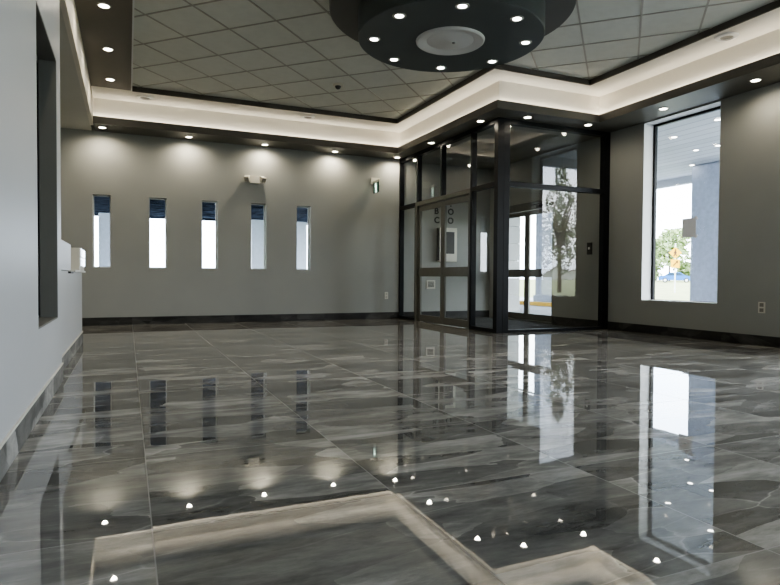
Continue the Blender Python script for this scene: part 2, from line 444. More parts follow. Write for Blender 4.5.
# keep the prototype free of lamps while copying: build list first, add beams after
DL = []
def dl(loc, label, group, e, ang=172):
    o = proto if not DL else copy_tree(proto)
    o.location = loc; tag(o, label, 'ceiling light', group); DL.append((o, e, ang))
gb = 'downlights in the dark soffits'
EB = 25
dl((-.447, 13.13, ZS), 'recessed downlight in back wall soffit above the leftmost slit window', gb, EB)
dl((1.188, 13.22, ZS), 'recessed downlight in back soffit, above the wall between second and third slit windows', gb, EB)
dl((2.796, 13.26, ZS), 'recessed downlight in back soffit above the twin-head emergency light', gb, EB)
dl((4.433, 13.28, ZS), 'recessed downlight in back soffit, between the rightmost slit window and the exit sign', gb, EB)
dl((6.015, 13.26, ZS), 'recessed downlight in back soffit corner where the wall meets the glazed entrance', gb, EB)
dl((6.040, 11.53, ZS), 'recessed downlight in dark soffit above the inner double doors', gb, 9)
dl((6.040, 9.56, ZS), 'recessed downlight in soffit left of the black corner post top', gb, 9)
dl((6.669, 8.97, ZS), 'recessed downlight in soffit just right of the black corner post top', gb, 9)
dl((8.034, 8.92, ZS), 'recessed downlight in soffit at right end of the glazed entrance front', gb, 9)
dl((8.439, 7.54, ZS), 'recessed downlight in right wall soffit above the large window', gb, EB*.3)
dl((8.458, 5.91, ZS), 'recessed downlight in right wall soffit near the right edge, right of the large window', gb, EB*.6)
dl((8.46, 4.28, ZS), 'recessed downlight in right wall soffit, second one nearer than the large window', gb, EB)
dl((8.46, 2.65, ZS), 'recessed downlight in right wall soffit, third one nearer than the large window', gb, EB)
gl_ = 'downlights in the brown ceiling strip'
dl((-.264, 8.515, ZC), 'nearest of three downlights in the brown ceiling strip along the left wall', gl_, 12, 172)
dl((-.262, 10.10, ZC), 'middle of three downlights in the brown ceiling strip along the left wall', gl_, 12, 172)
dl((-.268, 11.625, ZC), 'farthest of three downlights in the brown ceiling strip, nearest the back wall', gl_, 12, 172)
dl((-.264, 6.93, ZC), 'downlight in the brown ceiling strip above the end of the full-height left wall', gl_, 12, 172)
dl((-.264, 5.35, ZC), 'downlight in the brown ceiling strip above the dark wall opening', gl_, 12, 172)
dl((-.264, 3.77, ZC), 'downlight in the brown ceiling strip above the near left wall', gl_, 12, 172)
for o, e, a in DL: spot(o, -.03, e, a)
for (xx, yy) in ((-2.4, 7.8), (-2.4, 10.0), (-2.4, 12.2)):  # out-of-view fill lamps added to brighten the alcove by bounce
    o = copy_tree(DL[0][0])
    for ch in list(o.children):
        if ch.type == 'LIGHT': bpy.data.objects.remove(ch)
    o.location = (xx, yy, ZS); tag(o, 'unseen fill downlight added in the side area behind the half wall', 'ceiling light', 'added side area fill lights')
    spot(o, -.03, 26, 150)

# ------------------------------------------------------------------ round ceiling feature
MC = (3.832, 6.812)
med = empty('ceiling_medallion', (MC[0], MC[1], ZT), 'large charcoal two-tier round ceiling feature with spotlights and a white air diffuser', 'ceiling feature')
c = (MC[0], MC[1], 0)
MB().lathe(c, [(0, 4.42), (1.55, 4.42), (1.56, 4.43), (1.56, ZT)], 128).build('upper_disc', M['disc_side'], med, smooth=True)
MB().lathe(c, [(0, 4.08), (1.18, 4.08), (1.19, 4.088), (1.19, 4.42)], 128).build('lower_disc', M['disc'], med, smooth=True)
df = MB().lathe(c, [(.30, 4.078), (.395, 4.050), (.425, 4.050), (.440, 4.062), (.445, 4.08)], 96).build('air_diffuser', M['diffuser'], med, smooth=True)
df['label'] = 'white round air diffuser'
MB().lathe(c, [(0, 4.055), (.05, 4.055), (.07, 4.066), (.28, 4.072), (.31, 4.079)], 96).build('diffuser_core', M['diffuser'], df, smooth=True)
MB().lathe((c[0]+.04, c[1]-.02, 0), [(0, 4.040), (.018, 4.042), (.022, 4.055)], 24).build('adjuster_knob', M['steel'], df, smooth=True)
MSPOT = []
a0 = math.atan2(-.39, -.9)
for k in range(8):
    a = a0+k*PI/4
    p = (MC[0]+.985*math.cos(a), MC[1]+.985*math.sin(a), 4.08)
    s = MB().lathe(p, [(.052, -.001), (.056, -.008), (.080, -.008), (.084, 0)], 28).build('spotlight', M['ring'], med, smooth=True)
    MB().lathe(p, [(0, -.012), (.03, -.011), (.05, -.004)], 28).build('lens', M['lamp_cool'], s, smooth=True)
    l = bpy.data.lights.new('spot_beam', 'SPOT'); l.energy = 12; l.spot_size = math.radians(85); l.spot_blend = .9; l.color = (1, .92, .8); l.shadow_soft_size = .03
    o = bpy.data.objects.new('spot_beam', l); COL.objects.link(o); o.location = (p[0], p[1], 4.05)

# ------------------------------------------------------------------ ceiling devices
def ceiling_device(loc, label):
    t = empty('ceiling_speaker', loc, label, 'ceiling speaker', 'round devices on the white ceiling border')
    MB().lathe(loc, [(.085, -.012), (.10, -.030), (.145, -.022), (.155, 0)], 40).build('rim', M['bright'], t, smooth=True)
    MB().lathe(loc, [(0, -.008), (.06, -.008), (.087, -.014)], 40).build('grille', M['grille'], t, smooth=True)
    return t
ceiling_device((.318, 12.475, ZC), 'round white ceiling device near the back left corner of the dark trim')
ceiling_device((3.546, 12.478, ZC), 'round white ceiling device on cream border above the rightmost slit window')
ceiling_device((7.783, 5.88, ZC), 'round white ceiling device on cream border above the right wall, near the top right')
sd = empty('smoke_detector', (3.546, 10.469, ZT), 'small domed smoke detector on the tiled ceiling left of the charcoal round feature', 'smoke detector')
MB().lathe((3.546, 10.469, ZT), [(0, -.030), (.085, -.030), (.1, -.012), (.1, 0)], 32).build('base', M['offwhite'], sd, smooth=True)
MB().lathe((3.546, 10.469, ZT), [(0, -.085), (.03, -.08), (.05, -.055), (.055, -.03)], 32).build('sensor_dome', M['gray_dark'], sd, smooth=True)

# ------------------------------------------------------------------ windows
for i, (a, b) in enumerate(SL):
    m = MB(); f = .022; y0, y1 = YB+.13, YB+.18
    m.box(a, a+f, y0, y1, SZ0, SZ1); m.box(b-f, b, y0, y1, SZ0, SZ1); m.box(a+f, b-f, y0, y1, SZ1-f, SZ1); m.box(a+f, b-f, y0, y1, SZ0, SZ0+f)
    wdw = struct('window_%d' % (i+1), m, M['reveal'])
    MB().quad((a+f, YB+.155, SZ0+f), (b-f, YB+.155, SZ0+f), (b-f, YB+.155, SZ1-f), (a+f, YB+.155, SZ1-f)).build('glass_pane', M['glass_win'], wdw)
    l = bpy.data.lights.new('portal', 'AREA'); l.shape = 'RECTANGLE'; l.size = b-a; l.size_y = SZ1-SZ0; l.cycles.is_portal = True
    o = bpy.data.objects.new('sky_portal', l); COL.objects.link(o); o.location = ((a+b)/2, YB+.24, (SZ0+SZ1)/2); o.rotation_euler = (-PI/2, 0, 0)
def side_window(n, y0, y1, z0, z1):
    m = MB(); f = .05; x0, x1 = XR+.235, XR+.295
    m.box(x0, x1, y0, y0+f, z0, z1); m.box(x0, x1, y1-f, y1, z0, z1); m.box(x0, x1, y0+f, y1-f, z1-f, z1); m.box(x0, x1, y0+f, y1-f, z0, z0+.02)
    wdw = struct('window_%d' % n, m, M['black_metal'])
    MB().quad((XR+.26, y0+f, z0), (XR+.26, y1-f, z0), (XR+.26, y1-f, z1-f), (XR+.26, y0+f, z1-f)).build('glass_pane', M['glass_win'], wdw)
    r = MB(); e = .006
    r.box(XR-.002, XR+.235, y1-e, y1-.0005, z0, z1); r.box(XR-.002, XR+.235, y0+.0005, y0+e, z0, z1)
    r.box(XR-.002, XR+.235, y0, y1, z1-e, z1-.0005); r.box(XR-.002, XR+.235, y0, y1, z0+.0005, z0+e*2)
    r.build('reveal_lining', M['reveal'], wdw)
    l = bpy.data.lights.new('portal', 'AREA'); l.shape = 'RECTANGLE'; l.size = z1-z0; l.size_y = y1-y0; l.cycles.is_portal = True
    o = bpy.data.objects.new('sky_portal', l); COL.objects.link(o); o.location = (XR+.33, (y0+y1)/2, (z0+z1)/2); o.rotation_euler = (0, PI/2, 0)
side_window(6, WY0, WY1, WZ0, WZ1)
side_window(7, *NW); side_window(8, *NW_ADDED)
# sheet of paper taped on the glass
ps = empty('paper_sheet', (XR+.25, 7.54, 1.76), 'beige paper sheet taped to the glass of the large right window', 'paper')
MB().box(XR+.252, XR+.254, 7.405, 7.690, 1.762, 2.100).build('sheet', M['paper'], ps)
for (yy, zz) in ((7.40, 2.10), (7.40, 1.765)):
    s = 1 if zz > 1.9 else -1
    m = MB(); R_ = Matrix.Translation((0, yy, zz)) @ Matrix.Rotation(math.radians(45*s), 4, 'X') @ Matrix.Translation((0, -yy, -zz))
    m.box(XR+.249, XR+.2515, yy-.045, yy+.03, zz-.016, zz+.016, rot=R_)
    m.build('tape_strip', M['tape'], ps)

# ------------------------------------------------------------------ vestibule glazing
def post(m, x0, x1, y0, y1, z0=0, z1=ZS): m.box(x0, x1, y0, y1, z0, z1, .003)
D = .115
side = empty('wall_vestibule_side', (XV, 11.4, 0), kind='structure')
for (y0, y1, z0) in ((YB-.055, YB, 0), (12.50, 12.555, 2.78), (11.335, 11.39, 2.78), (10.10, 10.158, 0)):
    m = MB(); post(m, XV, XV+D, y0, y1, z0); m.build('post', M['black_metal'], side)
m = MB(); post(m, XV, XV+D, 12.60, 12.64, 0, 2.78); m.build('post', M['black_metal'], side)
m = MB(); m.box(XV, XV+D, YV+.12, YB-.055, ZS-.085, ZS); m.build('head_rail', M['black_metal'], side)
m = MB(); m.box(XV, XV+D, 12.64, YB-.055, 2.70, 2.785, .003); m.build('rail', M['black_metal'], side)
m = MB(); m.box(XV, XV+D, YV+.12, 10.10, 2.715, 2.80, .003); m.build('rail', M['black_metal'], side)
m = MB(); m.box(XV, XV+D, 12.64, YB-.055, 0, .07, .003); m.build('bottom_rail', M['black_metal'], side)
m = MB(); m.box(XV, XV+D, YV+.12, 10.10, 0, .07, .003); m.build('bottom_rail', M['black_metal'], side)
def paneX(y0, y1, z0, z1, par, x=XV+.057, mat='glass'):
    return MB().quad((x, y0, z0), (x, y1, z0), (x, y1, z1), (x, y0, z1)).build('glass_pane', M[mat], par)
paneX(12.64, YB-.055, .07, 2.70, side); paneX(12.555, YB-.055, 2.785, ZS-.085, side)
paneX(11.39, 12.50, 2.785, ZS-.085, side); paneX(10.158, 11.335, 2.785, ZS-.085, side)
paneX(YV+.12, 10.10, 2.80, ZS-.085, side); paneX(YV+.12, 10.10, .07, 2.715, side)
front = empty('wall_vestibule_front', (7.5, YV, 0), kind='structure')
m = MB(); post(m, XV, XV+.135, YV, YV+.12); m.build('corner_post', M['black_metal'], front)
m = MB(); post(m, XV+.137, XV+.262, YV, YV+.12); m.build('corner_post', M['black_metal'], front)
m = MB(); post(m, 8.712, XR, YV, YV+.115); m.build('post', M['black_metal'], front)
m = MB(); m.box(XV+.262, 8.712, YV, YV+.115, ZS-.085, ZS); m.build('head_rail', M['black_metal'], front)
m = MB(); m.box(XV+.262, 8.712, YV, YV+.115, 2.715, 2.805, .003); m.build('rail', M['black_metal'], front)
m = MB(); m.box(XV+.262, 8.712, YV, YV+.115, 0, .055, .003); m.build('bottom_rail', M['black_metal'], front)
def paneY(x0, x1, z0, z1, par, y=YV+.057):
    return MB().quad((x0, y, z0), (x1, y, z0), (x1, y, z1), (x0, y, z1)).build('glass_pane', M['glass'], par)
paneY(XV+.262, 8.712, .055, 2.715, front); paneY(XV+.262, 8.712, 2.805, ZS-.085, front)

# ------------------------------------------------------------------ doors
def leaf(name, x, y0, y1, z1, mat, hinge_hi, d=.045):
    """glazed door leaf in a plane x = const"""
    r = empty(name, (x, (y0+y1)/2, 0), kind='structure')
    s = .085
    MB().box(x, x+d, y0, y0+s, .012, z1, .003).build('stile', mat, r); MB().box(x, x+d, y1-s, y1, .012, z1, .003).build('stile', mat, r)
    MB().box(x, x+d, y0+s, y1-s, z1-.11, z1, .003).build('top_rail', mat, r)
    MB().box(x, x+d, y0+s, y1-s, .012, .16, .003).build('bottom_rail', mat, r)
    MB().box(x-.004, x+d+.004, y0+s, y1-s, 1.05, 1.245, .003).build('middle_rail', mat, r)
    for (a, b) in ((.16, 1.05), (1.245, z1-.11)):
        MB().quad((x+d/2, y0+s, a), (x+d/2, y1-s, a), (x+d/2, y1-s, b), (x+d/2, y0+s, b)).build('glass_pane', M['glass'], r)
    yb = y0 if hinge_hi else y1
    return r
leaf('door_1', XV+.04, 11.345, 12.50, 2.675, M['bronze'], True)
leaf('door_2', XV+.04, 10.205, 11.335, 2.675, M['bronze'], False)
m = MB(); m.box(XV-.006, XV+.121, 12.505, 12.60, 0, 2.785, .003); m.box(XV-.006, XV+.121, 10.158, 10.20, 0, 2.785, .003); m.box(XV-.006, XV+.121, 10.20, 12.505, 2.69, 2.785, .003)
fr = struct('trim_9', m, M['bronze'])
# outer doors in the right wall
leaf('door_3', XR+.09, 10.985, 12.02, 2.665, M['bronze'], True)
leaf('door_4', XR+.09, 12.03, 13.06, 2.665, M['bronze'], False)
m = MB(); m.box(XR+.05, XR+.17, DY0, 10.98, 0, DZ, .003); m.box(XR+.05, XR+.17, 13.065, DY1, 0, DZ, .003); m.box(XR+.05, XR+.17, 10.98, 13.065, 2.675, DZ, .003)
struct('trim_10', m, M['bronze'])
dc = empty('door_closer', (XR+.06, 11.35, 2.70), 'dark overhead closer above the outer entrance door', 'door closer')
MB().box(XR-.01, XR+.05, 11.10, 11.55, 2.69, 2.76, .008).build('body', M['gray_dark'], dc)
MB().box(XR-.03, XR+.02, 11.12, 11.72, 2.765, 2.785, .003).build('arm', M['gray_dark'], dc)
l = bpy.data.lights.new('portal', 'AREA'); l.shape = 'RECTANGLE'; l.size = 2.7; l.size_y = 2.1; l.cycles.is_portal = True
o = bpy.data.objects.new('sky_portal', l); COL.objects.link(o); o.location = (XR+.33, 12.02, 1.36); o.rotation_euler = (0, PI/2, 0)
mt = MB(); mt.box(6.55, 8.50, 9.75, 13.1, .0005, .012, .004)
mo = mt.build('entrance_mat', M['mat'], origin=(7.5, 11.4, 0)); tag(mo, 'dark entrance mat on the floor inside the glazed vestibule', 'mat')
struct('trim_11', MB().box(XR-.06, XR+.30, DY0, DY1, 0, .014, .004), M['steel'])

# ------------------------------------------------------------------ things on the walls
def wall_text(txt, size, x, z, parent, name):
    cu = bpy.data.curves.new('lettering', 'FONT'); cu.body = txt; cu.size = size; cu.extrude = .004; cu.offset = .006
    ob = bpy.data.objects.new('lettering', cu); COL.objects.link(ob)
    dg = bpy.context.evaluated_depsgraph_get(); me = bpy.data.meshes.new_from_object(ob.evaluated_get(dg))
    bpy.data.objects.remove(ob)
    me.transform(Matrix.Translation((x, YB-.006, z)) @ Matrix.Rotation(PI/2, 4, 'X'))
    me.transform(Matrix.Translation(-wloc(parent)))
    me.materials.clear(); me.materials.append(M['blackp'])
    o = bpy.data.objects.new(name, me); COL.objects.link(o); o.parent = parent
    return o
wt = empty('wall_lettering', (7.45, YB, 2.44), 'two rows of black capital letters on vestibule back wall, seen through the inner doors', 'lettering')
wall_text('B', .215, 7.185, 2.66, wt, 'letter'); wall_text('O', .215, 7.575, 2.66, wt, 'letter')
wall_text('C', .215, 7.180, 2.43, wt, 'letter'); wall_text('O', .215, 7.570, 2.43, wt, 'letter')
wall_text('.', .215, 7.64, 2.87, wt, 'letter')
nb = empty('notice_case', (7.5, YB, 1.44), 'white wall case with dark panel and black side, seen through the inner doors', 'notice case')
MB().box(7.27, 7.78, YB-.14, YB+.004, 1.44, 2.30, .006).build('case', M['plastic'], nb)
MB().box(7.262, 7.2699, YB-.14, YB-.002, 1.46, 2.30).build('side_panel', M['blackp'], nb)
MB().box(7.375, 7.70, YB-.150, YB-.1395, 1.64, 2.20, .003).build('display', M['blackp'], nb)
rg = empty('wall_register', (7.08, YB, .75), 'small white air register with dark louvres low on the vestibule back wall', 'air register')
MB().box(6.97, 7.22, YB-.02, YB-.001, .74, .96, .004).build('frame', M['plastic'], rg)
m = MB()
for k in range(5): m.box(7.01, 7.18, YB-.026, YB-.019, .785+k*.03, .785+k*.03+.018)
m.build('louvre', M['gray_dark'], rg)
def outlet(loc, axis, label):
    t = empty('wall_outlet', loc, label, 'outlet', 'wall outlets'); x, y, z = loc
    if axis == 'Y':
        MB().box(x-.045, x+.045, y-.008, y-.0005, z-.085, z+.085, .003).build('cover_plate', M['plastic'], t)
        for s in (-.04, .04): MB().box(x-.025, x+.025, y-.011, y-.0079, z+s-.028, z+s+.028, .002).build('socket', M['offwhite'], t)
    else:
        MB().box(x-.008, x-.0005, y-.055, y+.055, z-.085, z+.085, .003).build('cover_plate', M['plastic'], t)
        for s in (-.04, .04): MB().box(x-.012, x-.0079, y-.032, y+.032, z+s-.028, z+s+.028, .002).build('socket', M['grille'], t)
outlet((5.86, YB, .575), 'Y', 'white outlet plate low on back wall beside the glazed entrance')
outlet((XR, 6.02, .59), 'X', 'white outlet plate low on right wall, right of the large window')
cr_ = empty('access_reader', (XR, 9.735, 1.65), 'small black access reader with white button on the wall inside the glazed front', 'access reader')
MB().box(XR-.03, XR+.004, 9.67, 9.80, 1.525, 1.775, .006).build('housing', M['blackp'], cr_)
MB().box(XR-.034, XR-.0295, 9.71, 9.76, 1.63, 1.68, .003).build('button', M['tape'], cr_)
# twin head emergency light
el = empty('emergency_light', (2.605, YB, 3.1), 'white twin-head emergency light on back wall above the fourth slit window', 'emergency light')
m = MB(); m.prism([(2.50, 3.11), (2.71, 3.11), (2.735, 3.27), (2.475, 3.27)], YB-.10, YB+.004); m.build('housing', M['plastic'], el)
for s in (-1, 1):
    cx = 2.605+s*.165
    R_ = Matrix.Translation((cx, YB-.09, 3.205)) @ Matrix.Rotation(math.radians(s*24), 4, 'Z') @ Matrix.Rotation(math.radians(28), 4, 'X') @ Matrix.Translation((-cx, -(YB-.09), -3.205))
    m = MB(); m.box(cx-.058, cx+.058, YB-.17, YB-.04, 3.145, 3.265, .012, rot=R_); hd = m.build('lamp_head', M['offwhite'], el)
    m = MB(); m.box(cx-.045, cx+.045, YB-.174, YB-.1695, 3.157, 3.253, .003, rot=R_); m.build('lens', M['grille'], hd)
# exit sign: panel hung from a wall arm, square to the wall
ex = empty('exit_sign', (5.48, YB, 3.06), 'green running man exit sign on a bracket from the back wall', 'exit sign')
M['exit_green'] = paint('exit_green', (.004, .045, .022, 1), .35, .02); M['exit_white'] = emit('exit_white', (.70, 1, .82, 1), .9)
MB().box(5.43, 5.66, YB-.03, YB+.003, 3.29, 3.45, .004).build('mounting_plate', M['plastic'], ex)
m = MB(); m.box(5.465, 5.50, YB-.40, YB-.03, 3.305, 3.355, .006); m.build('bracket', M['offwhite'], ex)
pn = MB().box(5.475, 5.489, YB-.39, YB-.05, 3.06, 3.304, .002).build('sign_panel', M['exit_green'], ex)
# pictogram on both faces
def man(xf, sx):
    m = MB(); yc = YB-.22; zc = 3.18
    def strip(pts, w_):
        for (p, q_) in zip(pts, pts[1:]):
            d = Vector((q_[0]-p[0], q_[1]-p[1])); n = Vector((-d.y, d.x)).normalized()*w_
            m.quad(*[(xf, yc+a, zc+b) for a, b in ((p[0]+n.x, p[1]+n.y), (q_[0]+n.x, q_[1]+n.y), (q_[0]-n.x, q_[1]-n.y), (p[0]-n.x, p[1]-n.y))])
    m.quad(*[(xf, yc+a, zc+b) for a, b in ((-.060, -.105), (-.035, -.105), (-.035, .105), (-.060, .105))])
    strip([(.02, .06), (.0, -.03)], .036); strip([(.0, -.02), (.045, -.06), (.02, -.115)], .013); strip([(.0, -.02), (-.03, -.07), (-.03, -.118)], .013)
    strip([(.03, .055), (.065, .02)], .010); strip([(.015, .06), (-.03, .04), (-.03, .0)], .010)
    m.lathe((xf, yc+.03, zc+.085), [(0, 0), (.030, 0)], 20, 'X')
    return m.build('pictogram', M['exit_white'], ex, fixn=False)
man(5.4735, -1); man(5.4905, 1)

# ------------------------------------------------------------------ half wall top
struct('trim_12', MB().box(-.86, -.588, 8.28, 10.19, 1.055, 1.082, .005), M['plastic'])
bk = MB().box(-.66, -.606, 7.86, 8.24, 1.035, 1.058, .004); bo = bk.build('ledge_bracket', M['blackp'], origin=(-.635, 8.05, 1.04)); tag(bo, 'small black bracket under the near end of the white ledge', 'bracket')
cb = empty('counter_cabinet', (-.72, 9.7, 1.082), 'white cabinet with glossy bright front on the ledge end of the half wall', 'cabinet')
M['gloss_white'] = paint('gloss_white', srgb(245, 246, 248), .08, .005, spec=1.0)
MB().box(-.90, -.606, 9.25, 10.17, 1.082, 1.395, .006).build('carcass', M['plastic'], cb)
for k in range(2): MB().box(-.606, -.594, 9.26, 10.16, 1.145+k*.125, 1.145+k*.125+.119, .003).build('front_panel', M['gloss_white'], cb)

# ------------------------------------------------------------------ outside
M['asphalt'] = paint('concrete_drive', srgb(150, 152, 156), .9, .08, 2)
M['grass'] = paint('lawn', srgb(132, 138, 96), .95, .22, .7, bump=.3, bscale=6)
M['stucco'] = paint('stucco_column', srgb(180, 188, 205), .85, .10, 9, bump=.9, bscale=45)
M['pale_col'] = paint('pale_column', srgb(205, 215, 226), .8, .05, 6)
M['canopy_dark'] = paint('dark_canopy', srgb(50, 56, 66), .9, .95, 1.6, bump=.5, bscale=8, spec=0)
M['block'] = paint('pale_block', srgb(205, 206, 204), .8, .03, 3)
M['yellow'] = paint('yellow_paint', srgb(226, 178, 40), .6, .05)
M['soffit_plank'] = None
def plank_mat():
    m, nt, b = newmat('white_plank_soffit'); L = nt.links.new
    geo = N(nt, 'ShaderNodeNewGeometry'); sep = N(nt, 'ShaderNodeSeparateXYZ'); L(geo.outputs['Position'], sep.inputs[0])
    mu = N(nt, 'ShaderNodeMath', operation='MULTIPLY'); L(sep.outputs['X'], mu.inputs[0]); mu.inputs[1].default_value = 2.6
    fr_ = N(nt, 'ShaderNodeMath', operation='FRACT'); L(mu.outputs[0], fr_.inputs[0])
    lt = N(nt, 'ShaderNodeMath', operation='LESS_THAN'); L(fr_.outputs[0], lt.inputs[0]); lt.inputs[1].default_value = .09
    fl = N(nt, 'ShaderNodeMath', operation='FLOOR'); L(mu.outputs[0], fl.inputs[0])
    wn = N(nt, 'ShaderNodeTexWhiteNoise', noise_dimensions='1D'); L(fl.outputs[0], wn.inputs['W'])
    cr = N(nt, 'ShaderNodeValToRGB'); L(wn.outputs['Value'], cr.inputs['Fac'])
    cr.color_ramp.elements[0].color = srgb(165, 169, 175); cr.color_ramp.elements[1].color = srgb(184, 187, 193)
    mx = N(nt, 'ShaderNodeMix', data_type='RGBA'); L(lt.outputs[0], mx.inputs['Factor']); L(cr.outputs['Color'], mx.inputs[6]); mx.inputs[7].default_value = srgb(135, 139, 146)
    L(mx.outputs[2], b.inputs['Base Color']); b.inputs['Roughness'].default_value = .7; b.inputs['Specular IOR Level'].default_value = .15
    return m
M['soffit_plank'] = plank_mat()
XO = XR+.30
gm = MB()
gm.box(XO, 21.5, -60, 70, -.35, -.05); gm.box(-60, XO, YB+.22, 44, -.35, -.06); gm.box(-45, XO, -60, YN-.2, -.35, -.06)
struct('ground', gm, M['asphalt'])
# gently rising lawn beyond the drive
def lawn_h(x): return -.05+min(max((x-21.5)/70, 0), 1)*1.0
bmm = MB(); xs = [21.5, 24, 30, 40, 55, 75, 91.5, 160]
for (xa, xb_) in zip(xs, xs[1:]):
    for yy in range(-140, 180, 20):
        bmm.quad((xa, yy, lawn_h(xa)), (xb_, yy, lawn_h(xb_)), (xb_, yy+20, lawn_h(xb_)), (xa, yy+20, lawn_h(xa)))
bmesh.ops.remove_doubles(bmm.bm, verts=bmm.bm.verts, dist=.001)
struct('ground_lawn', bmm, M['grass'])
bl = MB(); bl.box(-80, XO, 44, 90, -.35, -.05); struct('ground_back_lawn', bl, M['grass'])
struct('trim_curb', MB().box(14.9, 17.1, -14, 26, -.05, .10, .02), M['block'])
tag(MB().box(14.84, 14.90, 15.0, 25.9, -.05, .105, .01).build('curb_stripe', M['yellow'], origin=(14.87, 20, -.05)), 'yellow painted kerb edge under the far column, seen through outer door', 'kerb')
# porte-cochere on the right
cp = MB(); cp.box(XO, 16.9, 4.9, 27, 4.4, 4.9); cp.box(16.7, 16.9, 4.9, 27, 4.16, 4.4); cp.box(XO, 16.7, 4.9, 5.1, 4.16, 4.4)
struct('ceiling_canopy', cp, M['soffit_plank'])
cl1 = make_downlight('canopy_downlight', (11.89, 10.30, 4.4), M['lamp_cool'], .065)
gcan = 'downlights in the outdoor canopy'
for i, (p, lab) in enumerate((((11.89, 10.30, 4.4), 'outdoor canopy downlight at upper left of the large window'), ((13.59, 11.08, 4.4), 'outdoor canopy downlight near the middle of the plank soffit'),
        ((15.25, 12.56, 4.4), 'outdoor canopy downlight farthest out, just above the column top'), ((11.42, 8.80, 4.4), 'outdoor canopy downlight highest, at the right edge of the large window'),
        ((13.62, 10.46, 4.4), 'outdoor canopy downlight at the right window edge, above the column'))):
    o = cl1 if i == 0 else copy_tree(cl1)
    o.location = p; tag(o, lab, 'ceiling light', gcan)
def column(x0, x1, y0, y1, z0, z1, mat, label, group, name='column'):
    t = empty(name, ((x0+x1)/2, (y0+y1)/2, z0), label, 'column', group)
    MB().box(x0, x1, y0, y1, z0, z1, .04).build('shaft', mat, t)
    MB().box(x0-.05, x1+.05, y0-.05, y1+.05, z0, z0+.25, .02).build('plinth', mat, t)
column(15.4, 16.6, 11.2, 12.7, .10, 4.4, M['stucco'], 'blue-grey textured column outside the large right window', 'canopy columns')
column(15.4, 16.6, 18.6, 20.1, .10, 4.4, M['stucco'], 'blue-grey column outside the outer entrance door', 'canopy columns')
# pale block wing beside the outer door
wg = MB()
for k in range(9): wg.box(XO, 11.66, 16, 16.3, -.05+k*.55, -.05+k*.55+.54, .006)
struct('wall_outside_wing', wg, M['block'])
# dark canopy along the back with its columns
bc = MB(); bc.box(-60, XO-.02, YB+.22, 36.3, 4.4, 4.9); bc.box(XO-.02, 14, 27.2, 36.3, 4.4, 4.9); bc.box(XO-.02, 14, 35.9, 36.3, 4.30, 4.4); bc.box(-60, XO-.02, 35.9, 36.3, 4.30, 4.4)
struct('ceiling_back_canopy', bc, M['canopy_dark'])
for (x0, x1, lab) in ((-1.41, -.62, 'pale column outside seen through the leftmost slit window'), (6.65, 7.80, 'pale column outside filling the fourth slit window'), (9.33, 9.98, 'pale column outside at the left of the rightmost slit window')):
    column(x0, x1, 35.2, 35.9, -.06, 4.4, M['pale_col'], lab, 'columns behind the slit windows')
struct('wall_far_field', MB().box(-80, 40, 88, 90, -.05, 1.6), M['block'])

# --- warning sign, car, trees, house
M['sign_yellow'] = paint('sign_yellow', srgb(218, 168, 0), .5, .03)
M['sign_black'] = paint('sign_black', srgb(70, 40, 10), .6, .02)
M['galv'] = paint('galvanised', srgb(205, 208, 212), .5, .03)
sx, sy = 34.15, 29.31
sdir = Vector((-sx, -sy, 0)).normalized(); sr = Vector((-sdir.y, sdir.x, 0))
zg = lawn_h(sx)
sg = empty('warning_sign', (sx, sy, zg), 'yellow diamond road sign with plaque below on a pole on the lawn', 'road sign')
MB().tube((sx, sy, zg-.1), (sx, sy, 3.5), .045).build('pole', M['galv'], sg)
def board(name, pts, off, mat, par):
    m = MB(); a = []; 
    P_ = [Vector((sx, sy, 0))+sdir*off+sr*p[0]+Vector((0, 0, p[1])) for p in pts]
    Q_ = [p-sdir*.012 for p in P_]
    va = [m.bm.verts.new(p) for p in P_]; vb = [m.bm.verts.new(p) for p in Q_]; n = len(pts)
    m.bm.faces.new(va); m.bm.faces.new(list(reversed(vb)))
    for k in range(n): m.bm.faces.new([va[k], vb[k], vb[(k+1) % n], va[(k+1) % n]])
    return m.build(name, mat, par)
db = board('diamond_board', [(0, 2.46), (.40, 2.86), (0, 3.26), (-.40, 2.86)], .08, M['sign_yellow'], sg)
board('pedestrian_symbol', [(-.04, 2.99), (.04, 2.99), (.09, 2.83), (.045, 2.81), (.10, 2.64), (.045, 2.63), (0, 2.76), (-.07, 2.63), (-.12, 2.65), (-.045, 2.81), (-.11, 2.84)], .095, M['sign_black'], db)
board('symbol_head', [(.055*math.cos(k*PI/5), 3.06+.055*math.sin(k*PI/5)) for k in range(10)], .095, M['sign_black'], db)
pb = board('plaque', [(-.27, 1.84), (.27, 1.84), (.27, 2.42), (-.27, 2.42)], .08, M['sign_yellow'], sg)
board('arrow_symbol', [(.17, 2.33), (.02, 2.31), (.07, 2.25), (-.14, 2.02), (-.09, 1.96), (.11, 2.20), (.16, 2.12)], .095, M['sign_black'], pb)

